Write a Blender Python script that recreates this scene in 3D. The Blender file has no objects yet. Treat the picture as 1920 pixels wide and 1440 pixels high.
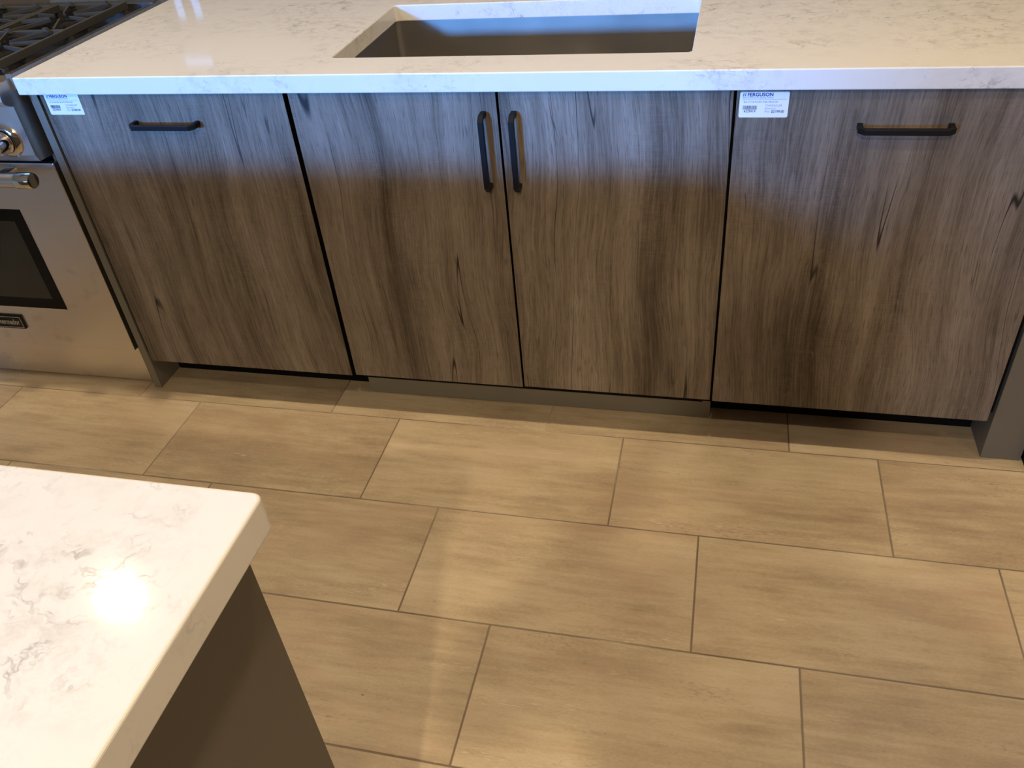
import bpy, bmesh, math, random
from mathutils import Vector, Matrix
random.seed(7)
S = bpy.context.scene
C = S.collection

# ------------------------------------------------------------------ camera
FPX = 1572.4
cd = bpy.data.cameras.new('camera'); cam = bpy.data.objects.new('camera', cd); C.objects.link(cam)
cd.sensor_width = 36.0; cd.lens = FPX/1920*36; cd.clip_start = 0.02
Rr = Vector((0.97227288, 0.21893557, -0.08217458))
Ru = Vector((-0.07123782, 0.6119938, 0.78764761))
Rf = Vector((-0.22273441, 0.75995447, -0.61062147))
CAM = Vector((0.8013, -1.3098, 1.4474))
cm = Matrix(((Rr.x, Ru.x, -Rf.x, CAM.x), (Rr.y, Ru.y, -Rf.y, CAM.y), (Rr.z, Ru.z, -Rf.z, CAM.z), (0, 0, 0, 1)))
cam.matrix_world = cm
S.camera = cam

# ------------------------------------------------------------------ light and exposure
SKY_STRENGTH = 62.0
SKY_COLOR = (0.13, 0.40, 1.0)
LAMP_W = 43.0
LAMP_COLOR = (1.0, 0.79, 0.53)
w = bpy.data.worlds.new('world'); S.world = w; w.use_nodes = True
bg = w.node_tree.nodes['Background']
bg.inputs[0].default_value = (*SKY_COLOR, 1); bg.inputs[1].default_value = SKY_STRENGTH
S.view_settings.view_transform = 'Standard'; S.view_settings.look = 'None'
S.view_settings.gamma = 1.0; S.view_settings.use_curve_mapping = False
S.view_settings.exposure = 0.0
# room limits
X0, X1, Y0, Y1, ZC = -4.2, 3.6, -6.5, 4.5, 2.7
WIN = (-3.15, -1.15, 0.85, 2.32)          # wide glazing behind the camera: x0 x1 z0 z1
WIN2 = (-3.26, -2.95, 1.15, 1.91)        # narrow window on the far wall
WIN3 = (-3.32, -2.98, 2.14, 2.25)        # and its transom light
def portal(name, x0, x1, z0, z1, y, rx):
    l = bpy.data.lights.new(name, 'AREA'); l.shape = 'RECTANGLE'; l.size = x1-x0; l.size_y = z1-z0
    l.cycles.is_portal = True
    o = bpy.data.objects.new(name, l); C.objects.link(o)
    o.location = ((x0+x1)/2, y, (z0+z1)/2); o.rotation_euler = (rx, 0, 0)
# low daylight entering through the wide window behind the camera
sl = bpy.data.lights.new('sun', 'SUN'); sl.energy = 5.9; sl.color = (0.10, 0.335, 0.93); sl.angle = math.radians(3.9)
so = bpy.data.objects.new('sun', sl); C.objects.link(so); so.location = (-3, -9, 4)
_az, _el = math.radians(17.2), math.radians(9.5)
so.rotation_euler = Vector((math.sin(_az)*math.cos(_el), math.cos(_az)*math.cos(_el), -math.sin(_el))).to_track_quat('-Z', 'Y').to_euler()
portal('daylight_portal', *WIN, Y0-0.03, math.pi/2)
portal('daylight_portal', *WIN2, Y1+0.03, -math.pi/2)
portal('daylight_portal', *WIN3, Y1+0.03, -math.pi/2)

# ------------------------------------------------------------------ node helpers
class NT:
    def __init__(s, name):
        s.m = bpy.data.materials.new(name); s.m.use_nodes = True; s.t = s.m.node_tree
        s.b = s.t.nodes['Principled BSDF']; s.L = s.t.links
    def n(s, typ, **kw):
        nd = s.t.nodes.new(typ)
        for k, v in kw.items():
            if k.startswith('i_'):
                key = k[2:]
                key = int(key) if key.isdigit() else key
                s.put(nd.inputs[key], v)
            else: setattr(nd, k, v)
        return nd
    def put(s, sock, v):
        if isinstance(v, bpy.types.NodeSocket): s.L.new(v, sock)
        else: sock.default_value = v
    def math(s, op, a, b=0.0, clamp=False):
        nd = s.t.nodes.new('ShaderNodeMath'); nd.operation = op; nd.use_clamp = clamp
        s.put(nd.inputs[0], a); s.put(nd.inputs[1], b); return nd.outputs[0]
    def vmath(s, op, a, b):
        nd = s.t.nodes.new('ShaderNodeVectorMath'); nd.operation = op
        s.put(nd.inputs[0], a); s.put(nd.inputs[1], b); return nd.outputs[0]
    def mapr(s, v, a, b, c=0.0, d=1.0):
        nd = s.t.nodes.new('ShaderNodeMapRange'); s.put(nd.inputs[0], v)
        for i, k in enumerate((a, b, c, d)): s.put(nd.inputs[i+1], k)
        return nd.outputs[0]
    def noise(s, vec, scale, detail=4, rough=0.55, dist=0.0):
        nd = s.t.nodes.new('ShaderNodeTexNoise'); s.put(nd.inputs['Vector'], vec)
        nd.inputs['Scale'].default_value = scale; nd.inputs['Detail'].default_value = detail
        nd.inputs['Roughness'].default_value = rough; nd.inputs['Distortion'].default_value = dist
        return nd.outputs['Fac']
    def mix(s, f, a, b, mode='MIX'):
        nd = s.t.nodes.new('ShaderNodeMix'); nd.data_type = 'RGBA'; nd.blend_type = mode
        s.put(nd.inputs[0], f)
        for i, c in ((6, a), (7, b)):
            if isinstance(c, tuple): nd.inputs[i].default_value = (*c[:3], 1)
            else: s.put(nd.inputs[i], c)
        return nd.outputs[2]
    def ramp(s, f, stops):
        nd = s.t.nodes.new('ShaderNodeValToRGB'); s.put(nd.inputs[0], f)
        e = nd.color_ramp.elements
        while len(e) < len(stops): e.new(0.5)
        for el, (p, c) in zip(e, stops): el.position = p; el.color = (*c, 1)
        return nd.outputs[0]
    def scale(s, vec, v): return s.vmath('MULTIPLY', vec, v)
    def bump(s, h, strength, dist=0.001):
        nd = s.t.nodes.new('ShaderNodeBump'); s.put(nd.inputs['Height'], h)
        nd.inputs['Strength'].default_value = strength; nd.inputs['Distance'].default_value = dist
        s.L.new(nd.outputs[0], s.b.inputs['Normal'])
    def base(s, c):
        if isinstance(c, tuple): s.b.inputs['Base Color'].default_value = (*c, 1)
        else: s.L.new(c, s.b.inputs['Base Color'])
    def set(s, **kw):
        for k, v in kw.items():
            s.put(s.b.inputs[k.replace('_', ' ')], v)
        return s

def plain(name, col, rough=0.5, metal=0.0, spec=0.5, var=0.06, vscale=9.0):
    t = NT(name); tc = t.n('ShaderNodeTexCoord').outputs['Object']
    nz = t.noise(tc, vscale, 3)
    t.base(t.mix(nz, tuple(c*(1-var) for c in col), tuple(min(1, c*(1+var)) for c in col)))
    t.set(Roughness=rough, Metallic=metal, Specular_IOR_Level=spec)
    return t.m

def mat_wood():
    t = NT('grey_oak_laminate')
    tc = t.n('ShaderNodeTexCoord').outputs['Object']
    rnd = t.n('ShaderNodeObjectInfo').outputs['Random']
    off = t.vmath('MULTIPLY', t.n('ShaderNodeCombineXYZ', i_0=rnd, i_1=rnd, i_2=rnd).outputs[0], (17.3, 9.1, 31.7))
    p = t.vmath('ADD', tc, off)
    # slow waver of the grain
    wob = t.noise(t.scale(p, (1.6, 1.0, 1.1)), 1.0, 2)
    wob2 = t.noise(t.scale(p, (9.0, 1.0, 3.0)), 1.0, 2)
    dx = t.math('ADD', t.math('MULTIPLY', t.math('SUBTRACT', wob, 0.5), 0.16), t.math('MULTIPLY', t.math('SUBTRACT', wob2, 0.5), 0.02))
    q = t.vmath('ADD', p, t.n('ShaderNodeCombineXYZ', i_0=dx).outputs[0])
    broad = t.noise(t.scale(q, (6.5, 1.0, 0.5)), 1.0, 3, 0.55)
    mid = t.noise(t.scale(q, (34, 1.0, 1.3)), 1.0, 5, 0.6)
    fine = t.noise(t.scale(q, (260, 1.0, 7.0)), 1.0, 4, 0.65)
    patch = t.noise(t.scale(p, (7, 1, 3.2)), 1.0, 3)
    blot = t.noise(t.scale(p, (16, 1, 7)), 1.0, 5, 0.65)
    v = t.math('ADD', t.math('MULTIPLY', broad, 0.66), t.math('MULTIPLY', mid, 0.34))
    v = t.math('ADD', v, t.math('MULTIPLY', t.math('SUBTRACT', fine, 0.5), 0.42))
    v = t.math('ADD', v, t.math('MULTIPLY', t.math('SUBTRACT', blot, 0.5), 0.22))
    # short saw marks across the grain, in patches
    saw = t.noise(t.scale(p, (26, 1.0, 300)), 1.0, 2, 0.5)
    v = t.math('ADD', v, t.math('MULTIPLY', t.math('MULTIPLY', t.math('SUBTRACT', saw, 0.5), 0.11), t.mapr(patch, 0.45, 0.62)))
    col = t.ramp(v, [(0.28, (0.040, 0.029, 0.019)), (0.40, (0.096, 0.075, 0.056)), (0.50, (0.158, 0.129, 0.101)), (0.60, (0.215, 0.181, 0.147)), (0.72, (0.285, 0.248, 0.21))])
    pore = t.noise(t.scale(q, (620, 1.0, 26)), 1.0, 2, 0.5)
    col = t.mix(t.mapr(pore, 0.56, 0.70, 0.0, 0.55), col, (0.036, 0.027, 0.019))
    flake = t.noise(t.scale(p, (110, 1.0, 55)), 1.0, 3, 0.6)
    col = t.mix(t.math('MULTIPLY', t.mapr(flake, 0.56, 0.70), t.mapr(patch, 0.5, 0.65, 0.0, 0.28)), col, (0.26, 0.222, 0.18))
    # dark drying cracks: long thin lines that fade in and out along the grain
    cn = t.noise(t.scale(q, (13, 1.0, 0.30)), 1.0, 1, 0.4)
    crack = t.mapr(t.math('ABSOLUTE', t.math('SUBTRACT', cn, 0.5)), 0.0008, 0.0036, 1.0, 0.0)
    cm1 = t.mapr(t.noise(t.scale(p, (11, 1, 2.6)), 1.0, 2), 0.41, 0.51)
    crack = t.math('MULTIPLY', crack, cm1)
    cn2 = t.noise(t.scale(q, (44, 1.0, 1.3)), 1.0, 1, 0.4)
    crack2 = t.mapr(t.math('ABSOLUTE', t.math('SUBTRACT', cn2, 0.5)), 0.002, 0.009, 0.65, 0.0)
    cm2 = t.mapr(t.noise(t.scale(p, (34, 1, 6)), 1.0, 2), 0.57, 0.66)
    crack = t.math('MAXIMUM', crack, t.math('MULTIPLY', crack2, cm2))
    # small knots
    vo = t.n('ShaderNodeTexVoronoi'); t.put(vo.inputs['Vector'], t.scale(p, (5.5, 0.01, 3.1))); vo.inputs['Scale'].default_value = 1.0
    knot = t.mapr(vo.outputs['Distance'], 0.010, 0.030, 0.75, 0.0)
    crack = t.math('MAXIMUM', crack, knot)
    t.base(t.mix(crack, col, (0.014, 0.010, 0.008)))
    t.set(Roughness=t.mapr(v, 0.35, 0.65, 0.55, 0.42), Specular_IOR_Level=0.4)
    t.bump(t.math('SUBTRACT', t.math('MULTIPLY', fine, 0.4), crack), 0.35, 0.0006)
    return t.m

def mat_tile():
    t = NT('beige_porcelain')
    tc = t.n('ShaderNodeTexCoord').outputs['Object']
    g = t.n('ShaderNodeNewGeometry')
    rnd = t.math('ADD', t.n('ShaderNodeObjectInfo').outputs['Random'], g.outputs['Random Per Island'])
    off = t.vmath('MULTIPLY', t.n('ShaderNodeCombineXYZ', i_0=rnd, i_1=rnd, i_2=rnd).outputs[0], (23.7, 41.3, 7.7))
    p = t.vmath('ADD', tc, off)
    a = t.noise(t.scale(p, (1.5, 11, 1)), 1.0, 5, 0.6, 0.5)
    b = t.noise(t.scale(p, (7, 60, 1)), 1.0, 4, 0.6)
    c = t.noise(t.scale(p, (3.5, 6, 1)), 1.0, 5, 0.6)
    f = t.noise(t.scale(p, (120, 320, 1)), 1.0, 3, 0.7)
    v = t.math('ADD', t.math('MULTIPLY', a, 0.46), t.math('MULTIPLY', c, 0.46))
    v = t.math('SUBTRACT', v, 0.06)
    v = t.math('ADD', v, t.math('MULTIPLY', t.math('SUBTRACT', b, 0.5), 0.34))
    v = t.math('ADD', v, 0.10)
    v = t.math('ADD', v, t.math('MULTIPLY', t.math('SUBTRACT', f, 0.5), 0.24))
    v = t.math('ADD', v, t.math('MULTIPLY', t.math('SUBTRACT', t.math('FRACT', t.math('MULTIPLY', rnd, 7.31)), 0.5), 0.07))
    col = t.ramp(v, [(0.30, (0.285, 0.215, 0.145)), (0.43, (0.385, 0.302, 0.198)), (0.54, (0.470, 0.380, 0.252)), (0.68, (0.56, 0.465, 0.33))])
    hue = t.noise(t.scale(t.vmath('ADD', p, (3.1, 8.2, 0.0)), (2.4, 7, 1)), 1.0, 3, 0.6)
    col = t.mix(t.math('MULTIPLY', t.mapr(hue, 0.45, 0.70), 0.55), col, (0.42, 0.300, 0.205))
    # pale open pores in short streaks, a few dark specks
    s = t.noise(t.scale(p, (45, 420, 1)), 1.0, 3, 0.6)
    sm = t.mapr(t.noise(t.scale(p, (2.2, 16, 1)), 1.0, 3), 0.56, 0.66)
    st = t.math('MULTIPLY', t.mapr(s, 0.57, 0.68), sm)
    col = t.mix(t.math('MULTIPLY', st, 0.7), col, (0.66, 0.57, 0.43))
    d = t.noise(t.scale(p, (70, 260, 1)), 1.0, 3, 0.6)
    dm = t.mapr(t.noise(t.scale(p, (3.0, 13, 3)), 1.0, 3), 0.60, 0.70)
    col = t.mix(t.math('MULTIPLY', t.math('MULTIPLY', t.mapr(d, 0.55, 0.66), dm), 0.45), col, (0.15, 0.11, 0.07))
    vo = t.n('ShaderNodeTexVoronoi'); t.put(vo.inputs['Vector'], t.scale(p, (4.6, 6.1, 1))); vo.inputs['Scale'].default_value = 1.0
    col = t.mix(t.mapr(vo.outputs['Distance'], 0.012, 0.02, 0.7, 0.0), col, (0.07, 0.045, 0.025))
    t.base(col)
    t.set(Roughness=t.mapr(c, 0.3, 0.7, 0.42, 0.58), Specular_IOR_Level=0.35)
    t.bump(t.math('ADD', b, f), 0.12, 0.0006)
    return t.m

def mat_quartz():
    t = NT('white_veined_quartz')
    tc = t.n('ShaderNodeTexCoord').outputs['Object']
    big = t.noise(tc, 3.2, 3)
    wv = t.n('ShaderNodeCombineXYZ', i_0=t.noise(tc, 14, 4, 0.65), i_1=t.noise(t.vmath('ADD', tc, (5, 3, 1)), 14, 4, 0.65), i_2=0.5).outputs[0]
    p = t.vmath('ADD', t.scale(tc, (1.0, 1.25, 1.0)), t.scale(wv, (0.075, 0.075, 0.075)))
    m = t.mapr(t.noise(t.scale(tc, (1.5, 2.2, 1.5)), 1.7, 4, 0.6), 0.43, 0.62)
    def vein(sc, wd, det):
        n = t.noise(p, sc, det, 0.62)
        return t.mapr(t.math('ABSOLUTE', t.math('SUBTRACT', n, 0.5)), 0.0, wd, 1.0, 0.0)
    v = t.math('MULTIPLY', vein(8.0, 0.016, 4), t.mapr(t.noise(tc, 24, 3), 0.42, 0.66))
    v2 = t.math('MULTIPLY', vein(22, 0.026, 4), t.mapr(t.noise(tc, 31, 3), 0.46, 0.66))
    cloud = t.math('MULTIPLY', t.mapr(t.noise(p, 26, 6, 0.7), 0.47, 0.80), 0.55)
    a = t.math('ADD', t.math('ADD', t.math('MULTIPLY', v, 0.85), t.math('MULTIPLY', v2, 0.50)), cloud)
    a = t.math('MULTIPLY', a, m, True)
    base = t.mix(big, (0.72, 0.71, 0.675), (0.77, 0.765, 0.735))
    t.base(t.mix(a, base, (0.30, 0.29, 0.275)))
    t.set(Roughness=0.055, Specular_IOR_Level=0.5)
    return t.m

def mat_steel(name='brushed_steel', axis=(1, 1, 60), rough=0.30, col=(0.68, 0.655, 0.62), smudge=0.0):
    t = NT(name); tc = t.n('ShaderNodeTexCoord').outputs['Object']
    n = t.noise(t.scale(tc, axis), 9, 2, 0.5)
    sm = t.noise(tc, 7, 4, 0.6)
    c = t.mix(n, tuple(x*0.975 for x in col), tuple(min(1, x*1.02) for x in col))
    if smudge:
        sp = t.mapr(t.noise(tc, 21, 1, 0.5), 0.64, 0.80)
        c = t.mix(t.math('MULTIPLY', sp, smudge), c, tuple(x*0.6 for x in col))
    t.base(c)
    t.set(Metallic=1.0, Roughness=t.math('ADD', t.math('MULTIPLY', n, 0.03), t.mapr(sm, 0.3, 0.7, rough-0.05, rough+0.05)))
    return t.m

def mat_grout():
    t = NT('tile_grout'); tc = t.n('ShaderNodeTexCoord').outputs['Object']
    n = t.noise(tc, 2.3, 4, 0.6)
    t.base(t.ramp(n, [(0.36, (0.16, 0.122, 0.088)), (0.54, (0.23, 0.185, 0.135)), (0.66, (0.42, 0.35, 0.26))]))
    t.set(Roughness=0.9)
    return t.m

def mat_emit(name, col, strength):
    t = NT(name); t.base((0.9, 0.88, 0.85)); t.b.inputs['Emission Color'].default_value = (*col, 1)
    t.b.inputs['Emission Strength'].default_value = strength
    return t.m

def mat_glass(name, tint=(0.9, 0.95, 0.95)):
    t = NT(name)
    tr = t.n('ShaderNodeBsdfTransparent'); tr.inputs[0].default_value = (*tint, 1)
    gl = t.n('ShaderNodeBsdfGlossy'); gl.inputs['Roughness'].default_value = 0.02
    fr = t.n('ShaderNodeFresnel'); fr.inputs[0].default_value = 1.45
    mx = t.n('ShaderNodeMixShader'); t.L.new(fr.outputs[0], mx.inputs[0]); t.L.new(tr.outputs[0], mx.inputs[1]); t.L.new(gl.outputs[0], mx.inputs[2])
    t.L.new(mx.outputs[0], t.t.nodes['Material Output'].inputs[0])
    return t.m

M = dict(
    wood=mat_wood(), tile=mat_tile(), quartz=mat_quartz(), grout=mat_grout(),
    steel=mat_steel(smudge=0.35), sinksteel=mat_steel('sink_steel', (1, 1, 60), 0.38, (0.41, 0.395, 0.37)),
    chrome=plain('polished_chrome', (0.72, 0.70, 0.67), 0.09, 1.0, var=0.02),
    trimsteel=mat_steel('edge_steel', (60, 1, 60), 0.26, (0.50, 0.49, 0.475)),
    grey=plain('grey_cabinet_lacquer', (0.155, 0.145, 0.118), 0.42, var=0.03),
    greykick=plain('grey_kick_board', (0.20, 0.19, 0.16), 0.45, var=0.04),
    taupe=plain('dark_taupe_panel', (0.105, 0.094, 0.074), 0.5, var=0.03),
    black=plain('matt_black_metal', (0.005, 0.0055, 0.007), 0.42, spec=0.22, var=0.1),
    dark=plain('black_recess', (0.005, 0.005, 0.005), 0.8, spec=0.1, var=0.1),  # near-black for black parts; also stands in for shade in gaps
    gap=plain('dark_edge_band', (0.030, 0.026, 0.022), 0.6, var=0.1),
    iron=plain('cast_iron', (0.052, 0.053, 0.051), 0.70, spec=0.25, var=0.16, vscale=60),
    enamel=plain('black_enamel', (0.012, 0.012, 0.013), 0.12, var=0.05),
    ovenglass=plain('black_oven_glass', (0.005, 0.005, 0.005), 0.08, spec=0.12, var=0.05),
    innerglass=plain('smoked_inner_glass', (0.022, 0.024, 0.018), 0.08, spec=0.4, var=0.15),
    paper=plain('white_label_paper', (0.80, 0.80, 0.80), 0.5, var=0.01),
    ink=plain('navy_ink', (0.012, 0.03, 0.20), 0.6, var=0.02),
    inkk=plain('dark_grey_ink', (0.05, 0.055, 0.09), 0.6, var=0.02),
    inkg=plain('pale_grey_ink', (0.22, 0.25, 0.36), 0.6, var=0.02),
    silver=plain('silver_print', (0.55, 0.53, 0.48), 0.35, 0.6, var=0.02),
    blue=plain('blue_plastic', (0.015, 0.10, 0.62), 0.4, var=0.05),
    wall=plain('tan_paint', (0.42, 0.31, 0.19), 0.8, var=0.02, vscale=3),
    ceil=plain('ceiling_paint', (0.62, 0.55, 0.44), 0.85, var=0.02, vscale=3),
    frame=plain('dark_window_frame', (0.05, 0.05, 0.052), 0.4, var=0.05),
    white=plain('white_trim', (0.75, 0.74, 0.72), 0.5, var=0.02),
    lens=mat_emit('lamp_lens', LAMP_COLOR, 6.0), glass=mat_glass('window_glass'), tinted=mat_glass('tinted_window_glass', (0.19, 0.165, 0.155)),
    skin=plain('skin', (0.52, 0.34, 0.25), 0.55), shirt=plain('navy_cotton', (0.03, 0.04, 0.075), 0.85, var=0.15, vscale=40),
    trousers=plain('grey_denim', (0.06, 0.065, 0.075), 0.85, var=0.15, vscale=60), shoe=plain('black_leather', (0.02, 0.018, 0.016), 0.45),
    hair=plain('brown_hair', (0.035, 0.022, 0.014), 0.55, var=0.3, vscale=60),
)

# ------------------------------------------------------------------ mesh helpers
def new(): return bmesh.new()
def box(bm, x0, x1, y0, y1, z0, z1, bev=0.0, seg=2):
    vs = [bm.verts.new((x, y, z)) for x in (x0, x1) for y in (y0, y1) for z in (z0, z1)]
    fs = [(0, 1, 3, 2), (4, 6, 7, 5), (0, 4, 5, 1), (2, 3, 7, 6), (0, 2, 6, 4), (1, 5, 7, 3)]
    F = [bm.faces.new([vs[i] for i in f]) for f in fs]
    if bev > 0:
        E = list({e for f in F for e in f.edges})
        bmesh.ops.bevel(bm, geom=E, offset=bev, segments=seg, profile=0.5, affect='EDGES')
    return bm
def B(*a, **k): return box(new(), *a, **k)
def prism(bm, pts, axis, a, b):
    """pts: 2-D outline (counter-clockwise or not) swept along an axis from a to b"""
    def P(p, t):
        if axis == 0: return (t, p[0], p[1])
        if axis == 1: return (p[0], t, p[1])
        return (p[0], p[1], t)
    A = [bm.verts.new(P(p, a)) for p in pts]; Bv = [bm.verts.new(P(p, b)) for p in pts]
    bm.faces.new(A); bm.faces.new(list(reversed(Bv)))
    n = len(pts)
    for i in range(n): bm.faces.new((A[i], Bv[i], Bv[(i+1) % n], A[(i+1) % n]))
    return bm
def tube(bm, path, rad, seg=12, cap=True):
    """round or (via callable) shaped tube through points"""
    rings = []
    n = len(path); path = [Vector(p) for p in path]
    ref = None
    for i, p in enumerate(path):
        d = (path[min(i+1, n-1)]-path[max(i-1, 0)]).normalized()
        if ref is None:
            ref = d.orthogonal().normalized()
        ref = (ref - d*ref.dot(d)).normalized(); s = d.cross(ref)
        r = rad[i] if isinstance(rad, (list, tuple)) else rad
        rings.append([bm.verts.new(p + (ref*math.cos(2*math.pi*k/seg) + s*math.sin(2*math.pi*k/seg))*r) for k in range(seg)])
    for a, b in zip(rings, rings[1:]):
        for k in range(seg): bm.faces.new((a[k], a[(k+1) % seg], b[(k+1) % seg], b[k]))
    if cap: bm.faces.new(list(reversed(rings[0]))); bm.faces.new(rings[-1])
    return bm
def lathe(bm, prof, origin, axis, seg=28):
    """prof: (radius, distance along axis)"""
    ax = Vector(axis).normalized(); u = ax.orthogonal().normalized(); v = ax.cross(u); o = Vector(origin)
    rings = []
    for r, h in prof:
        if r < 1e-6: rings.append([bm.verts.new(o+ax*h)])
        else: rings.append([bm.verts.new(o+ax*h+(u*math.cos(2*math.pi*k/seg)+v*math.sin(2*math.pi*k/seg))*r) for k in range(seg)])
    for a, b in zip(rings, rings[1:]):
        for k in range(seg):
            k2 = (k+1) % seg
            if len(a) == 1 and len(b) == 1: continue
            if len(a) == 1: bm.faces.new((a[0], b[k], b[k2]))
            elif len(b) == 1: bm.faces.new((a[k], a[k2], b[0]))
            else: bm.faces.new((a[k], a[k2], b[k2], b[k]))
    return bm
def rrect(x0, x1, y0, y1, r, n=6):
    out = []
    for cx, cy, a0 in ((x1-r, y1-r, 0), (x0+r, y1-r, 90), (x0+r, y0+r, 180), (x1-r, y0+r, 270)):
        for k in range(n+1):
            a = math.radians(a0+90*k/n); out.append((cx+r*math.cos(a), cy+r*math.sin(a)))
    return out

def obj(name, bm, mat, parent=None, smooth=False):
    """link a bmesh given in world coordinates as ONE mesh object"""
    if isinstance(bm, bmesh.types.BMesh):
        bmesh.ops.recalc_face_normals(bm, faces=bm.faces[:])
        me = bpy.data.meshes.new(name)
        bm.to_mesh(me); bm.free()
    else: me = bm
    if mat is not None:
        me.materials.clear(); me.materials.append(M[mat] if isinstance(mat, str) else mat)
    if smooth:
        for p in me.polygons: p.use_smooth = True
        me.set_sharp_from_angle(angle=math.radians(38))
    o = bpy.data.objects.new(name, me); C.objects.link(o)
    if parent is not None:
        base = parent
        w = Vector(base.location)
        while base.parent: base = base.parent; w += Vector(base.location)
        me.transform(Matrix.Translation(-w)); o.parent = parent
    else:
        # origin at the middle of the base
        xs = [v.co for v in me.vertices]
        c = Vector(((min(v.x for v in xs)+max(v.x for v in xs))/2, (min(v.y for v in xs)+max(v.y for v in xs))/2, min(v.z for v in xs)))
        me.transform(Matrix.Translation(-c)); o.location = c
    return o
def tag(o, label, cat, group=None):
    o['label'] = label; o['category'] = cat
    if group: o['group'] = group
    return o
def thing(name, label, cat, loc, group=None):
    o = bpy.data.objects.new(name, None); C.objects.link(o); o.location = loc; o.empty_display_size = 0.1
    return tag(o, label, cat, group)
def struct(name, bm, mat, label=None):
    o = obj(name, bm, mat); o['kind'] = 'structure'
    if label: o['label'] = label
    return o
def lettering(body, size, x, z, y, mat, parent, name='lettering', width=None, bold=0.0, align='LEFT', height=None):
    cu = bpy.data.curves.new('t', 'FONT'); cu.body = body; cu.size = size; cu.align_x = align; cu.offset = bold
    cu.resolution_u = 3; cu.extrude = 0.0
    to = bpy.data.objects.new('t', cu); C.objects.link(to)
    dg = bpy.context.evaluated_depsgraph_get(); me = bpy.data.meshes.new_from_object(to.evaluated_get(dg))
    bpy.data.objects.remove(to); bpy.data.curves.remove(cu)
    xs = [v.co.x for v in me.vertices]; k = 1.0
    if width: k = width/(max(xs)-min(xs))
    me.transform(Matrix.Translation((x, y, z)) @ Matrix.Rotation(math.pi/2, 4, 'X') @ Matrix.Scale(k, 4, (1, 0, 0)))
    me.name = name
    return obj(name, me, mat, parent)

# ------------------------------------------------------------------ measured layout
YD = 0.330            # door faces
YC = 0.3057           # counter front edge
ZT, ZB = 0.9275, 0.8885
TL, TD, J = 0.61, 0.3057, 0.0034

# ------------------------------------------------------------------ the room
fl = struct('floor', B(X0, X1, Y0, Y1, -0.06, -0.0012), 'grout', 'beige stone-look tiled floor with thin brown joints')
def tile_bm(l, d):
    bm = new(); x, y = l/2, d/2; b = 0.0008
    lo = [bm.verts.new(p) for p in ((-x, -y, -0.012), (x, -y, -0.012), (x, y, -0.012), (-x, y, -0.012))]
    mi = [bm.verts.new(p) for p in ((-x, -y, -b), (x, -y, -b), (x, y, -b), (-x, y, -b))]
    x -= b; y -= b
    hi = [bm.verts.new(p) for p in ((-x, -y, 0), (x, -y, 0), (x, y, 0), (-x, y, 0))]
    bm.faces.new(hi)
    for a, c in ((lo, mi), (mi, hi)):
        for k in range(4): bm.faces.new((a[k], a[(k+1) % 4], c[(k+1) % 4], c[k]))
    return bm
tm = bpy.data.meshes.new('tile'); tb = tile_bm(TL-J, TD-J); bmesh.ops.recalc_face_normals(tb, faces=tb.faces[:]); tb.to_mesh(tm); tb.free(); tm.materials.append(M['tile'])
rest = new()
def add_rest(x0, x1, y0, y1):
    z = 0.0; lo = -0.012
    v = [rest.verts.new(p) for p in ((x0, y0, z), (x1, y0, z), (x1, y1, z), (x0, y1, z), (x0, y0, lo), (x1, y0, lo), (x1, y1, lo), (x0, y1, lo))]
    rest.faces.new(v[:4])
    for k in range(4): rest.faces.new((v[k], v[4+k], v[4+(k+1) % 4], v[(k+1) % 4]))
flc = Vector(fl.location)
for j in range(-22, 15):
    y0 = j*TD; y1 = y0+TD                      # row R1 is j = 0 (line L1 at y = 0)
    sh = (-j % 3)*TL/3
    for k in range(-9, 9):
        x0 = sh+k*TL; x1 = x0+TL
        cx, cy = (x0+x1)/2, (y0+y1)/2
        if x1 < X0+0.02 or x0 > X1-0.02 or y1 < Y0+0.02 or y0 > Y1-0.02: continue
        if -2.1 < cx < 2.5 and -2.0 < cy < 0.62:
            o = bpy.data.objects.new('tile', tm); C.objects.link(o); o.parent = fl; o.location = Vector((cx, cy, 0))-flc
        else:
            add_rest(max(x0+J/2, X0), min(x1-J/2, X1), max(y0+J/2, Y0), min(y1-J/2, Y1))
ro = obj('tile_field', rest, 'tile', fl); ro['kind'] = 'stuff'

def wall_with_openings(name, y0, y1, wins, label):
    bm = new(); xs = sorted({X0, X1, *[v for w_ in wins for v in w_[:2]]}); zs = sorted({0, ZC, *[v for w_ in wins for v in w_[2:]]})
    for xa, xb in zip(xs, xs[1:]):
        for za, zb in zip(zs, zs[1:]):
            if any(w_[0] <= xa and xb <= w_[1] and w_[2] <= za and zb <= w_[3] for w_ in wins): continue
            box(bm, xa, xb, y0, y1, za, zb)
    return struct(name, bm, 'wall', label)
wall_with_openings('wall_back', Y0-0.16, Y0, [WIN], 'tan wall with a wide window')
wall_with_openings('wall_front', Y1, Y1+0.16, [WIN2, WIN3], 'tan far wall with a narrow window and transom light')
struct('wall_left', B(X0-0.16, X0, Y0-0.16, Y1+0.16, 0, ZC), 'wall', 'tan side wall')
struct('wall_right', B(X1, X1+0.16, Y0-0.16, Y1+0.16, 0, ZC), 'wall', 'tan side wall')
struct('ceiling', B(X0-0.16, X1+0.16, Y0-0.16, Y1+0.16, ZC, ZC+0.1), 'ceil', 'plain cream ceiling with round downlights')
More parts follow.
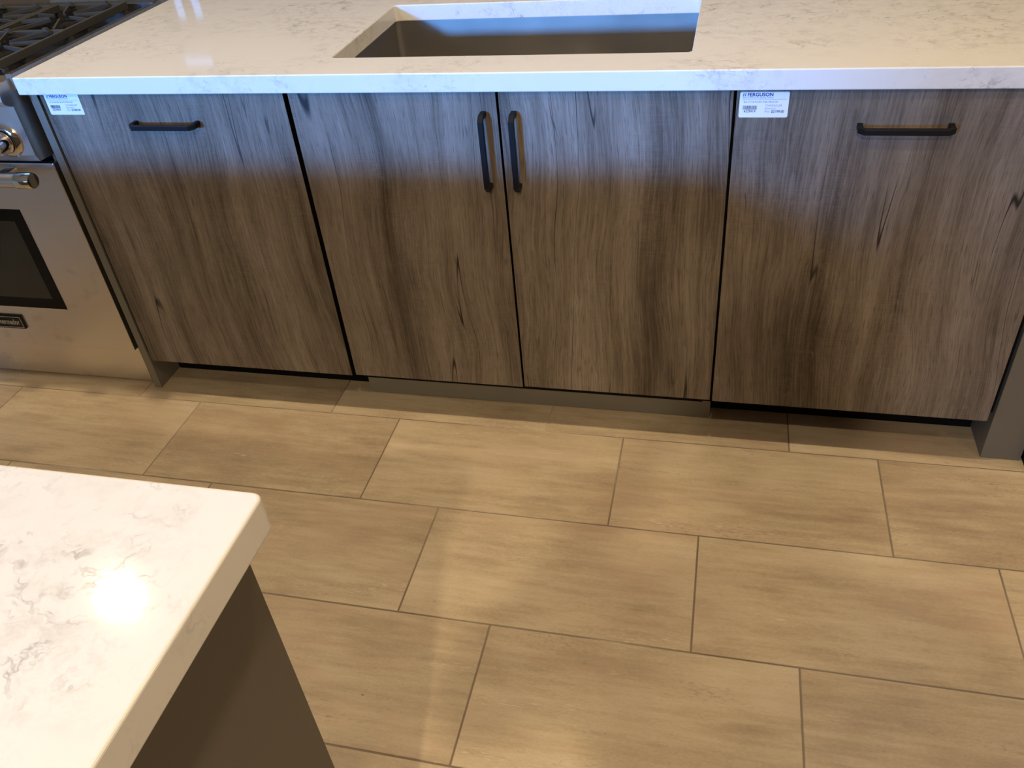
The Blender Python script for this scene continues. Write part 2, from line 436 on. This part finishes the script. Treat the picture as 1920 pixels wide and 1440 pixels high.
def window(name, win, y, n, gm, f=0.05):
    a, b, c, d = win
    bm = new(); box(bm, a, b, y-0.03, y+0.03, c, c+f); box(bm, a, b, y-0.03, y+0.03, d-f, d)
    box(bm, a, a+f, y-0.03, y+0.03, c+f, d-f); box(bm, b-f, b, y-0.03, y+0.03, c+f, d-f)
    o = struct(name, bm, 'frame')
    for k in range(1, n):
        x = a+(b-a)*k/n; obj('mullion', B(x-f*0.7, x+f*0.7, y-0.03, y+0.03, c+f, d-f), 'frame', o)
    for k in range(n):
        x0 = a+(b-a)*k/n; x1 = a+(b-a)*(k+1)/n
        obj('pane', B(x0+f*0.4, x1-f*0.4, y-0.004, y+0.004, c+f*0.6, d-f*0.6), gm, o)
window('window_1', WIN, Y0-0.08, 1, 'glass', 0.03)
window('window_2', WIN2, Y1+0.08, 2, 'tinted', 0.03)
window('window_3', WIN3, Y1+0.08, 1, 'tinted', 0.02)
struct('added_ground', B(-14, 10, -24, Y0-0.17, -0.10, -0.02), 'grout', 'grey ground added outside the wide window to block sky light from below')  # added to block sky light coming up through the window
for nm, a in (('baseboard_left', (X0, X0+0.015, Y0, Y1)), ('baseboard_right', (X1-0.015, X1, Y0, Y1)), ('baseboard_front', (X0+0.015, X1-0.015, Y1-0.015, Y1))):
    struct(nm, B(*a, 0, 0.1, bev=0.003), 'white')

# ------------------------------------------------------------------ ceiling downlights
LAMPS = [(-1.15, 0.18, 'above the range and worktop', 0.64), (0.76, 0.18, 'above the sink worktop', 0.38), (2.67, 0.18, 'above the far end of the worktop', 0.34),
         (0.76, -1.30, 'over the aisle by the marble-look island', 0.29), (0.76, -2.78, 'over the floor behind the island', 1.45),
         (2.67, -1.30, 'added as fill over the open floor beside the right wall', 0.15)]  # last lamp is an added fill, no fixture known there
for x, y, where, k in LAMPS:
    t = thing('ceiling_downlight', 'round recessed warm ceiling downlight ' + where, 'downlight', (x, y, ZC), 'recessed ceiling downlights')
    bm = lathe(new(), [(0.058, -0.001), (0.082, -0.001), (0.082, -0.004), (0.074, -0.008), (0.060, -0.008), (0.058, -0.001)], (x, y, ZC), (0, 0, 1), 32)
    obj('trim_ring', bm, 'white', t, True)
    obj('lens', lathe(new(), [(0, -0.0015), (0.058, -0.0015), (0.058, -0.004), (0, -0.004)], (x, y, ZC), (0, 0, 1), 32), 'lens', t)
    l = bpy.data.lights.new('downlight_bulb', 'AREA'); l.shape = 'DISK'; l.size = 0.10; l.energy = LAMP_W*k; l.color = LAMP_COLOR
    lo = bpy.data.objects.new('downlight_bulb', l); C.objects.link(lo); lo.location = (0, 0, -0.012); lo.parent = t

# ------------------------------------------------------------------ worktop with sink cut-out
CX0, CX1, CY1 = -0.771, 2.25, 1.30
SX0, SX1, SY0, SY1 = -0.0345, 0.7315, 0.4155, 0.838
def slab(x0, x1, y0, y1, z0, z1, hole=None, bev=0.0026, rc=0.004):
    bm = new(); loops = [rrect(x0, x1, y0, y1, rc, 3)]
    if hole: loops.append(hole)
    E = []
    for lp in loops:
        vs = [bm.verts.new((p[0], p[1], z1)) for p in lp]
        E += [bm.edges.new((vs[i], vs[(i+1) % len(vs)])) for i in range(len(vs))]
    bmesh.ops.triangle_fill(bm, use_beauty=True, use_dissolve=False, edges=E)
    r = bmesh.ops.extrude_face_region(bm, geom=bm.faces[:])
    for v in [g for g in r['geom'] if isinstance(g, bmesh.types.BMVert)]: v.co.z = z0
    bmesh.ops.recalc_face_normals(bm, faces=bm.faces[:])
    ed = [e for e in bm.edges if len(e.link_faces) == 2 and e.calc_face_angle(0) > 1.2 and abs(e.verts[0].co.z-e.verts[1].co.z) < 1e-6]
    bmesh.ops.bevel(bm, geom=ed, offset=bev, segments=3, profile=0.5, affect='EDGES')
    return bm
ct = obj('worktop', slab(CX0, CX1, YC, CY1, ZB, ZT, rrect(SX0, SX1, SY0, SY1, 0.012, 6)), 'quartz')
tag(ct, 'long white veined quartz worktop with a rectangular sink cut-out', 'worktop')

# ------------------------------------------------------------------ undermount sink
t = thing('undermount_sink', 'rectangular brushed steel undermount sink set into the white worktop', 'sink', ((SX0+SX1)/2, (SY0+SY1)/2, 0.66))
bm = new(); rings = []
ix0, ix1, iy0, iy1 = SX0-0.004, SX1+0.004, SY0-0.004, SY1+0.004
for ins, z, r in ((-0.025, ZB, 0.03), (0.0, ZB, 0.014), (0.0, 0.72, 0.014), (0.001, 0.69, 0.016), (0.006, 0.674, 0.02), (0.018, 0.668, 0.03), (0.17, 0.664, 0.03)):
    rings.append([bm.verts.new((p[0], p[1], z)) for p in rrect(ix0+ins, ix1-ins, iy0+ins, iy1-ins, r, 6)])
for a, b in zip(rings, rings[1:]):
    n = len(a)
    for k in range(n): bm.faces.new((a[k], a[(k+1) % n], b[(k+1) % n], b[k]))
bm.faces.new(rings[-1])
o = obj('basin', bm, 'sinksteel', t, True)
md = o.modifiers.new('thick', 'SOLIDIFY'); md.thickness = 0.0015; md.offset = -1
dx, dy = (SX0+SX1)/2, 0.68
dr = obj('drain', lathe(new(), [(0.0, 0.6655), (0.030, 0.6655), (0.034, 0.668), (0.054, 0.6675), (0.056, 0.6645)], (dx, dy, 0), (0, 0, 1), 32), 'chrome', t, True)
bm = new(); lathe(bm, [(0.0, 0.673), (0.006, 0.673), (0.008, 0.670), (0.026, 0.668), (0.029, 0.6656)], (dx, dy, 0), (0, 0, 1), 24)
obj('strainer', bm, 'chrome', dr, True)

# ------------------------------------------------------------------ bar handles
def handle(kind, c, z, parent, L=0.168, P=0.036, W=0.0115, H=0.0100):
    """flat bar pull with angled corners; kind 'h' centred on x=c, or 'v' centred on x=c, z"""
    h = L/2; ch = 0.011
    out = [(-h, 0.0), (-h, P-ch), (-h+ch, P), (h-ch, P), (h, P-ch), (h, 0.0)]
    k = H*0.42
    inn = [(h-H, 0.0), (h-H, P-ch-k+0.002), (h-ch-k+0.002, P-H), (-h+ch+k-0.002, P-H), (-h+H, P-ch-k+0.002), (-h+H, 0.0)]
    pts = out+inn
    bm = new()
    def P3(p, s):
        if kind == 'h': return (c+p[0], YD-p[1]+0.0005, z+s*W/2)
        return (c+s*W/2, YD-p[1]+0.0005, z+p[0])
    for (i, j) in ((0, 1), (1, 2), (2, 3), (3, 4), (4, 5)):
        a, b, cc, d = out[i], out[j], inn[5-j], inn[5-i]
        lo = [bm.verts.new(P3(p, -1)) for p in (a, b, cc, d)]; hi = [bm.verts.new(P3(p, 1)) for p in (a, b, cc, d)]
        bm.faces.new(lo); bm.faces.new(hi)
        bm.faces.new((lo[0], lo[1], hi[1], hi[0])); bm.faces.new((lo[2], lo[3], hi[3], hi[2]))
        if i == 0: bm.faces.new((lo[3], lo[0], hi[0], hi[3]))
        if j == 5: bm.faces.new((lo[1], lo[2], hi[2], hi[1]))
    bmesh.ops.remove_doubles(bm, verts=bm.verts[:], dist=1e-6)
    bmesh.ops.recalc_face_normals(bm, faces=bm.faces[:])
    ed = [e for e in bm.edges if len(e.link_faces) == 2 and e.calc_face_angle(0) > 1.0]
    bmesh.ops.bevel(bm, geom=ed, offset=0.0013, segments=2, profile=0.5, affect='EDGES')
    o = obj('handle', bm, 'black', parent); o['label'] = 'matt black bar handle with angled corners'
    return o

DT = 0.020
def door(name, x0, x1, z0, parent):
    o = obj(name, B(x0, x1, YD, YD+DT, z0, 0.882, bev=0.0008), 'wood', parent)
    o.data.materials.append(M['dark'])                      # door sides painted black for the shade inside the gaps
    for p in o.data.polygons:
        if abs(p.normal.y) < 0.3: p.material_index = 1
    return o

# ------------------------------------------------------------------ dishwashers
def dishwasher(label, x0, x1, z0, hx, hz, bx0, bx1):
    t = thing('dishwasher', label, 'dishwasher', ((x0+x1)/2, 0.6, 0), 'wood-fronted dishwashers either side of the sink cabinet')
    obj('tub_body', B(bx0, bx1, YD+DT+0.006, 0.90, 0.127, 0.880, bev=0.003), 'dark', t)  # widened and near-black, so the gaps beside the panel look shaded
    d = door('door_panel', x0, x1, z0, t); d['label'] = 'grey-brown oak-look front panel'
    handle('h', hx, hz, d)
    obj('toe_plate', B(bx0+0.0004, bx1-0.0008, 0.4535, 0.47, 0.0, 0.1268, bev=0.0005), 'dark', t)
    for xx in (x0+0.06, x1-0.06):
        for yy in (0.52, 0.84):
            obj('levelling_foot', lathe(new(), [(0, 0), (0.018, 0), (0.018, 0.008), (0.006, 0.011), (0.006, 0.126), (0, 0.126)], (xx, yy, 0), (0, 0, 1), 14), 'dark', t)
    return t
dishwasher('dishwasher with oak-look front panel between the range and the sink cabinet', -0.7385, -0.1232, 0.119, -0.427, 0.8155, -0.7662, -0.1220)
dishwasher('dishwasher with oak-look front panel between the sink cabinet and the wide grey post', 0.8228, 1.4351, 0.1225, 1.130, 0.8130, 0.8215, 1.4512)

# ------------------------------------------------------------------ sink cabinet
t = thing('sink_cabinet', 'oak-look sink base cabinet with two doors and vertical black handles', 'cabinet', (0.353, 0.6, 0))
bm = new(); cx0, cx1 = -0.1155, 0.8205
box(bm, -0.1218, cx0+0.020, YD+DT+0.006, 0.95, 0.13, 0.884); box(bm, cx1-0.020, 0.8213, YD+DT+0.006, 0.95, 0.10, 0.884)
box(bm, cx0+0.020, cx1-0.020, YD+DT+0.002, 0.95, 0.10, 0.118); box(bm, cx0+0.020, cx1-0.020, 0.935, 0.95, 0.118, 0.884)
obj('carcass', bm, 'dark', t)  # near-black sides reach the dishwashers: painted shade behind the door gaps
d1 = door('door', -0.1115, 0.3490, 0.1225, t); handle('v', 0.3200, 0.7580, d1)
d2 = door('door', 0.3540, 0.8172, 0.1250, t); handle('v', 0.3845, 0.7585, d2)
k = obj('toe_kick', B(-0.1215, 0.8205, 0.4105, 0.4265, 0.0, 0.1255, bev=0.001), 'greykick', t); k['label'] = 'grey toe-kick board'

# ------------------------------------------------------------------ grey end panels
tag(obj('added_back_panel', B(-0.770, 2.24, 1.255, 1.275, 0.0, 0.8880, bev=0.001), 'grey'), 'long grey back panel added under the rear of the white sink worktop', 'panel')  # unseen panel, added to keep the lit floor behind out of the gaps
tag(obj('end_panel', B(-0.7880, -0.7665, 0.352, 0.955, 0.0, 0.8875, bev=0.001), 'grey'), 'thin grey end panel standing between the range and the dishwasher', 'panel')
tag(obj('filler_post', B(1.4514, 1.5373, 0.3435, 0.955, 0.0, 0.8875, bev=0.0012), 'grey'), 'wide grey filler post standing at the worktop end beyond the dishwasher', 'panel')
t = thing('base_cabinet', 'grey base cabinet with a low black plinth beyond the wide grey post', 'cabinet', (1.85, 0.6, 0))
obj('carcass', B(1.5425, 2.20, 0.330, 0.955, 0.030, 0.8875), 'dark', t)
obj('door', B(1.5425, 2.198, 0.3085, 0.3295, 0.030, 0.882, bev=0.001), 'grey', t)
obj('toe_kick', B(1.5425, 2.20, 0.312, 0.95, 0.0, 0.0298), 'dark', t)

# ------------------------------------------------------------------ price labels
def price_label(label, x0, z0, wd, ht, lines):
    t = thing('price_label', label, 'label', (x0+wd/2, YD-0.0005, z0), 'white printed price labels')
    bm = prism(new(), [(p[0], p[1]) for p in rrect(x0, x0+wd, z0, z0+ht, 0.003, 4)], 1, YD-0.0009, YD-0.0001)
    obj('paper', bm, 'paper', t)
    y = YD-0.0011; s = wd/0.09; X = lambda f: x0+f*wd; Z = lambda f: z0+f*ht
    # emblem of slanted double strokes
    bm = new()
    for r in range(2):
        for q in range(2):
            ex = X(0.055)+q*0.0034*s+r*0.0004; ez = Z(0.835)+r*0.0031
            pts = [(ex, ez), (ex+0.0016, ez), (ex+0.0030, ez+0.0026), (ex+0.0014, ez+0.0026)]
            prism(bm, pts, 1, y-0.0001, y+0.0001)
    obj('emblem', bm, 'ink', t)
    lettering('FERGUSON', 0.0093, X(0.15), Z(0.835), y, 'ink', t, width=0.52*wd, bold=0.00030)
    lettering('Bath, Kitchen & Lighting Gallery', 0.0048, X(0.06), Z(0.755), y, 'inkg', t, width=0.62*wd)
    obj('rule', B(X(0.05), X(0.95), y-0.0001, y+0.0001, Z(0.700), Z(0.708)), 'inkg', t)
    lettering(lines[0], 0.0046, X(0.08), Z(0.58), y, 'inkk', t, width=0.70*wd)
    bm = new(); rr = random.Random(lines[1]); x = X(0.08)
    while x < X(0.36):
        bw = rr.choice((0.0005, 0.0005, 0.001, 0.0015)); box(bm, x, min(x+bw, X(0.37)), y-0.0001, y+0.0001, Z(0.31), Z(0.47)); x += bw+rr.choice((0.0005, 0.0007, 0.001))
    obj('barcode', bm, 'inkk', t)
    lettering(lines[1], 0.0064, X(0.10), Z(0.20), y, 'inkk', t, width=0.24*wd, bold=0.0001)
    lettering(lines[2], 0.0056, X(0.53), Z(0.43), y, 'inkg', t, width=0.34*wd)
    lettering('Showroom', 0.0056, X(0.53), Z(0.32), y, 'inkg', t, width=0.22*wd)
    lettering('Price:', 0.0062, X(0.53), Z(0.195), y, 'inkg', t, width=0.10*wd)
    lettering(lines[3], 0.0068, X(0.66), Z(0.190), y, 'inkk', t, width=0.26*wd, bold=0.00015)
    return t
price_label('white printed price label stuck on the dishwasher front beside the range', -0.7262, 0.8347, 0.0916, 0.0478, ('*CT 24 PNL RDY SM APT6 PROG DW', '4329904', 'TDW24SM61UPR', '$1000.00'))
price_label('white printed price label for $2199.00 stuck on the dishwasher front', 0.8287, 0.8290, 0.0900, 0.0490, ('*BLA CCT 30 PNL RDY STAR 6 PROG DW', '4329919', 'TDWHD6X1JPR', '$2199.00'))

# ------------------------------------------------------------------ gas range
RX1 = -0.805; RX0 = -1.567; RC = (RX0+RX1)/2; RD = 0.353
R = thing('gas_range', 'stainless steel gas range with black grates beside the white worktop', 'range', (RC, 0.66, 0))
obj('body', B(RX0+0.004, RX1-0.004, 0.395, 0.955, 0.03, 0.885, bev=0.002), 'dark', R)
obj('side_trim', B(RX1-0.010, RX1-0.003, 0.372, 0.394, 0.125, 0.735, bev=0.0008), 'trimsteel', R)
for xx in (RX0+0.06, RX1-0.06):
    for yy in (0.45, 0.88):
        obj('leg', lathe(new(), [(0, 0), (0.02, 0), (0.02, 0.012), (0.012, 0.016), (0.012, 0.034), (0, 0.034)], (xx, yy, 0), (0, 0, 1), 14), 'dark', R)
# oven door
D = obj('oven_door', B(RX0, RX1, RD, RD+0.018, 0.132, 0.703, bev=0.0022, seg=3), 'steel', R)
obj('door_edge', B(RX0+0.002, RX1-0.002, RD+0.018, RD+0.036, 0.135, 0.700), 'dark', D)
W = obj('window', B(2*RC+0.971, -0.971, RD-0.0012, RD+0.004, 0.264, 0.574, bev=0.0006), 'ovenglass', D)
obj('inner_glass', B(2*RC+1.003, -1.003, RD-0.0018, RD-0.0010, 0.298, 0.540), 'innerglass', W)
# door handle: fat tube with polished end ferrules and stand-offs
hy, hz, hr = RD-0.053, 0.681, 0.0185
H = obj('handle', tube(new(), [(RX0+0.055, hy, hz), (RX1-0.066, hy, hz)], hr, 28), 'steel', D, True)
for s in (-1, 1):
    xe = RX1-0.066 if s > 0 else RX0+0.066
    obj('ferrule', lathe(new(), [(0.0185, -0.001), (0.0200, 0.0), (0.0200, 0.040), (0.0185, 0.0425), (0, 0.0425)], (xe-0.004*s, hy, hz), (s, 0, 0), 28), 'chrome', H, True)
    xm = xe-0.06*s
    obj('stand_off', B(xm-0.016, xm+0.016, hy+0.010, RD+0.001, hz-0.013, hz+0.013, bev=0.004), 'steel', H)
# name badge
bx0, bx1, bz0, bz1 = -1.250, -1.144, 0.189, 0.234
bd = obj('badge', B(bx0, bx1, RD-0.0065, RD+0.001, bz0, bz1, bev=0.0012), 'black', D)
bm = new()
for a in ((bx0+0.003, bx1-0.003, bz0+0.004, bz0+0.0055), (bx0+0.003, bx1-0.003, bz1-0.0055, bz1-0.004)):
    box(bm, a[0], a[1], RD-0.0069, RD-0.0060, a[2], a[3])
for xx in (bx0+0.003, bx1-0.0045): box(bm, xx, xx+0.0015, RD-0.0069, RD-0.0060, bz0+0.0055, bz1-0.0055)
obj('badge_border', bm, 'silver', bd)
lettering('Thermador', 0.026, -1.2355, (bz0+bz1)/2-0.0075, RD-0.0070, 'silver', bd, width=0.081, bold=0.0004)
# kick plate under the door
obj('kick_plate', B(RX0+0.002, RX1-0.002, RD+0.018, RD+0.030, 0.010, 0.1295, bev=0.0015), 'steel', R)
# control panel and bull nose, as profiles across y,z
cp = obj('control_panel', prism(new(), [(0.312, 0.862), (0.312, 0.741), (0.3195, 0.724), (0.372, 0.722), (0.396, 0.735), (0.396, 0.862)], 0, RX0, RX1), 'steel', R)
bn = [(0.288, 0.872), (0.284, 0.880), (0.286, 0.897), (0.296, 0.909), (0.312, 0.917), (0.345, 0.9215), (0.345, 0.905), (0.396, 0.905), (0.396, 0.8615), (0.306, 0.8615)]
obj('bull_nose', prism(new(), bn, 0, RX0-0.002, RX1+0.002), 'steel', R)
for i in range(5):
    kx = -0.866-i*0.155
    kb = obj('knob', lathe(new(), [(0.0285, 0.010), (0.0285, 0.018), (0.0255, 0.021), (0.0235, 0.046), (0.0215, 0.0515), (0, 0.0525)], (kx, 0.312, 0.779), (0, -1, 0), 36), 'chrome', R, True)
    obj('bezel', lathe(new(), [(0.041, -0.001), (0.041, 0.004), (0.036, 0.009), (0.029, 0.011), (0, 0.011)], (kx, 0.312, 0.779), (0, -1, 0), 40), 'chrome', kb, True)
    obj('knob_gap_ring', lathe(new(), [(0.0292, 0.0125), (0.0292, 0.0155)], (kx, 0.312, 0.779), (0, -1, 0), 36), 'dark', kb, True)
# cook top: recessed enamel pan inside a steel rim
obj('cooktop_pan', B(RX0+0.003, RX1-0.003, 0.345, 0.935, 0.886, 0.899, bev=0.001), 'enamel', R)
for xa, xb in ((RX1-0.003, RX1+0.010), (RX0-0.010, RX0+0.003)):
    obj('side_rim', B(xa, xb, 0.330, 0.958, 0.893, 0.9288, bev=0.0015), 'trimsteel', R)
obj('back_trim', B(RX0-0.008, RX1+0.008, 0.935, 0.975, 0.886, 0.932, bev=0.002), 'trimsteel', R)
def bar(bm, a, b, wd, z0, z1, tip=None):
    """upright bar between two plan points; tip = z of the top at b"""
    a = Vector((a[0], a[1], 0)); b = Vector((b[0], b[1], 0)); d = (b-a).normalized(); n = Vector((-d.y, d.x, 0))*wd/2
    tb = z1 if tip is None else tip
    lo = [(a-n, z0), (a+n, z0), (b+n*0.7, z0+0.003), (b-n*0.7, z0+0.003)]; hi = [(a-n, z1), (a+n, z1), (b+n*0.7, tb), (b-n*0.7, tb)]
    L = [bm.verts.new((p.x, p.y, z)) for p, z in lo]; Hh = [bm.verts.new((p.x, p.y, z)) for p, z in hi]
    bm.faces.new(L); bm.faces.new(Hh)
    for k in range(4): bm.faces.new((L[k], L[(k+1) % 4], Hh[(k+1) % 4], Hh[k]))
ZG0, ZG1 = 0.9215, 0.941
for gi in range(3):
    gx1 = -0.866-gi*0.234; gx0 = gx1-0.229; gm = (gx0+gx1)/2; gy0, gy1 = 0.385, 0.918
    bm = new()
    for xx in (gx0, gx1-0.010): box(bm, xx, xx+0.010, gy0, gy1, ZG0, ZG1, bev=0.0015)
    for yy in (gy0, (gy0+gy1)/2-0.005, gy1-0.010): box(bm, gx0+0.009, gx1-0.009, yy, yy+0.010, ZG0, ZG1-0.002, bev=0.0015)
    for xx in (gx0+0.001, gx1-0.009):
        for yy in (gy0+0.01, (gy0+gy1)/2-0.005, gy1-0.02): box(bm, xx, xx+0.008, yy, yy+0.014, 0.8985, ZG0+0.002)
    gr = obj('grate', bm, 'iron', R); gr['label'] = 'black cast iron pan grate'
    for yc in (0.52, 0.782):
        hx_, hy_ = (gx1-gx0)/2-0.008, 0.125
        for deg in (18, 62, 118, 162, 198, 242, 298, 342):
            a = math.radians(deg); c, s_ = math.cos(a), math.sin(a)
            k = min(hx_/abs(c), hy_/abs(s_))
            fm = new(); bar(fm, (gm+c*k, yc+s_*k), (gm+c*0.034, yc+s_*0.034), 0.0065, ZG1-0.010, ZG1, ZG1+0.001)
            obj('finger', fm, 'iron', gr)
        for s_ in (-1, 1):
            px, py = gm+s_*0.058, yc+0.112
            box_pts = [(px-0.010, ZG1-0.004), (px+0.010, ZG1-0.004), (px+0.006, ZG1+0.007), (px-0.006, ZG1+0.007)]
            obj('grate_lug', prism(new(), box_pts, 1, py, py+0.010), 'iron', gr)
        bn_ = obj('burner', lathe(new(), [(0.052, 0.8985), (0.052, 0.907), (0.046, 0.910), (0.040, 0.910), (0.038, 0.918), (0.034, 0.921), (0, 0.922)], (gm, yc, 0), (0, 0, 1), 30), 'enamel', R, True)
        bn_['label'] = 'black burner head and cap'

# ------------------------------------------------------------------ island in the foreground
IX1, IY1 = 0.4229, -0.8446
IX0, IY0 = -1.60, -1.95
def island_slab():
    bm = new(); r = 0.010
    lp = rrect(IX0, IX1, IY0, IY1, r, 5)
    vs = [bm.verts.new((p[0], p[1], ZT)) for p in lp]; bm.faces.new(vs)
    q_ = bmesh.ops.extrude_face_region(bm, geom=bm.faces[:])
    for v in [g for g in q_['geom'] if isinstance(g, bmesh.types.BMVert)]: v.co.z = 0.8870
    bmesh.ops.recalc_face_normals(bm, faces=bm.faces[:])
    ed = [e for e in bm.edges if abs(e.verts[0].co.z-e.verts[1].co.z) < 1e-6 and len(e.link_faces) == 2 and e.calc_face_angle(0) > 1.2]
    bmesh.ops.bevel(bm, geom=ed, offset=0.003, segments=3, profile=0.5, affect='EDGES')
    return bm
tag(obj('island_worktop', island_slab(), 'quartz'), 'glossy white veined quartz island worktop with rounded corner', 'worktop')
t = thing('island_cabinet', 'dark taupe island cabinet carrying the white quartz island worktop', 'cabinet', ((IX0+IX1)/2, (IY0+IY1)/2, 0))
obj('carcass', B(IX0+0.03, 0.3810, -1.925, -0.8895, 0.0, 0.8865), 'taupe', t)
obj('side_panel', B(0.3815, 0.4000, -1.926, -0.8695, 0.0, 0.8870, bev=0.0008), 'taupe', t)
for i in range(3):
    a = IX0+0.034+i*0.648
    obj('door', B(a, a+0.640, -0.8890, -0.8700, 0.105, 0.880, bev=0.001), 'taupe', t)

# ------------------------------------------------------------------ the person standing behind the camera
PX, PY = 0.845, -1.60
def person():
    J_ = {}; V = []; E_ = []; Rad = []
    def j(n, p, r, parent=None):
        J_[n] = len(V); V.append((p[0], p[1], p[2])); Rad.append(r)
        if parent: E_.append((J_[parent], J_[n]))
    j('pelvis', (PX, PY-0.03, 0.93), (0.155, 0.115))
    j('waist', (PX, PY-0.02, 1.06), (0.140, 0.105), 'pelvis')
    j('chest', (PX, PY-0.02, 1.24), (0.165, 0.12), 'waist')
    j('collar', (PX, PY-0.02, 1.38), (0.115, 0.085), 'chest')
    j('neck', (PX, PY+0.01, 1.455), (0.056, 0.056), 'collar')
    j('jaw', (PX, PY+0.045, 1.53), (0.066, 0.075), 'neck')
    j('skull', (PX, PY+0.035, 1.61), (0.078, 0.092), 'jaw')
    j('crown', (PX, PY+0.02, 1.665), (0.055, 0.06), 'skull')
    for s, n in ((-1, 'l'), (1, 'r')):
        j(n+'sh', (PX+s*0.185, PY-0.02, 1.365), (0.062, 0.062), 'collar')
        j(n+'el', (PX+s*0.295, PY+0.08, 1.15), (0.045, 0.045), n+'sh')
        j(n+'wr', (PX-0.069+s*0.075, PY+0.215, 1.320), (0.029, 0.027), n+'el')
        j(n+'palm', (PX-0.069+s*0.058, PY+0.243, 1.362), (0.032, 0.018), n+'wr')
        j(n+'hip', (PX+s*0.095, PY-0.03, 0.86), (0.095, 0.095), 'pelvis')
        j(n+'thigh', (PX+s*0.10, PY-0.015, 0.68), (0.078, 0.080), n+'hip')
        j(n+'knee', (PX+s*0.105, PY, 0.48), (0.055, 0.058), n+'thigh')
        j(n+'calf', (PX+s*0.11, PY-0.02, 0.33), (0.050, 0.056), n+'knee')
        j(n+'ank', (PX+s*0.115, PY-0.03, 0.10), (0.037, 0.040), n+'calf')
        j(n+'foot', (PX+s*0.12, PY-0.01, 0.05), (0.042, 0.042), n+'ank')
        j(n+'toe', (PX+s*0.135, PY+0.14, 0.035), (0.040, 0.028), n+'foot')
        # five fingers
        for f in range(4):
            bx = PX-0.069+s*(0.056-0.002*f); bz = 1.384-0.012*f
            j(f'{n}f{f}a', (bx-s*0.004, PY+0.262-0.004*f, bz), (0.009, 0.009), n+'palm')
            j(f'{n}f{f}b', (bx-s*(0.020+0.003*(f % 2)), PY+0.272-0.004*f, bz+0.004), (0.008, 0.008), f'{n}f{f}a')
        j(n+'th', (PX-0.069+s*0.044, PY+0.232, 1.368), (0.010, 0.010), n+'palm')
        j(n+'th2', (PX-0.069+s*0.032, PY+0.238, 1.380), (0.009, 0.009), n+'th')
    me = bpy.data.meshes.new('body'); me.from_pydata(V, E_, []); o = bpy.data.objects.new('body', me); C.objects.link(o)
    sk = o.modifiers.new('skin', 'SKIN')
    for i, r in enumerate(Rad): me.skin_vertices[0].data[i].radius = r
    for i in range(len(V)): me.skin_vertices[0].data[i].use_root = (i == 0)
    ss = o.modifiers.new('sub', 'SUBSURF'); ss.levels = 2; ss.render_levels = 2
    bpy.context.view_layer.update()
    dg = bpy.context.evaluated_depsgraph_get(); m2 = bpy.data.meshes.new_from_object(o.evaluated_get(dg)); bpy.data.objects.remove(o)
    K = 1.045; lo = min(v.co.z for v in m2.vertices); m2.transform(Matrix.Diagonal((1, 1, K, 1)) @ Matrix.Translation((0, 0, -lo)))
    m2.materials.clear()
    for k in ('skin', 'shirt', 'trousers', 'shoe'): m2.materials.append(M[k])
    for p in m2.polygons:
        c = p.center; p.use_smooth = True
        if c.z > 1.43*K: p.material_index = 0
        elif c.y > PY+0.12 and c.z > 1.0: p.material_index = 0
        elif c.z > 0.95: p.material_index = 1
        elif c.z > 0.085: p.material_index = 2
        else: p.material_index = 3
    me2 = m2
    t = thing('person', 'standing person in navy shirt and grey trousers with both forearms raised beside the island', 'person', (PX, PY, 0))
    obj('body', me2, None, t)
    bm = new(); bmesh.ops.create_uvsphere(bm, u_segments=24, v_segments=14, radius=1.0)
    for v in bm.verts:
        z = v.co.z; y = v.co.y
        if y > 0.2 and z < 0.35: v.co.y = 0.2+(y-0.2)*0.2
        v.co = Vector((v.co.x*0.088, v.co.y*0.105, v.co.z*0.105))+Vector((PX, PY+0.005, (1.625-lo)*K))
    obj('hair', bm, 'hair', t, True)
    for s in (-1, 1):
        bm = new(); bmesh.ops.create_uvsphere(bm, u_segments=10, v_segments=8, radius=0.011)
        for v in bm.verts: v.co += Vector((PX+s*0.031, PY+0.118, (1.585-lo)*K))
        obj('eye', bm, 'white', t, True)
    bm = new(); tube(bm, [(PX, PY+0.115, (1.585-lo)*K), (PX, PY+0.136, (1.55-lo)*K), (PX, PY+0.11, (1.543-lo)*K)], [0.008, 0.013, 0.010], 10)
    obj('nose', bm, 'skin', t, True)
    bm = new(); tube(bm, [(PX-0.024, PY+0.112, (1.515-lo)*K), (PX, PY+0.122, (1.513-lo)*K), (PX+0.024, PY+0.112, (1.515-lo)*K)], [0.003, 0.006, 0.003], 8)
    obj('mouth', bm, 'skin', t, True)
person()
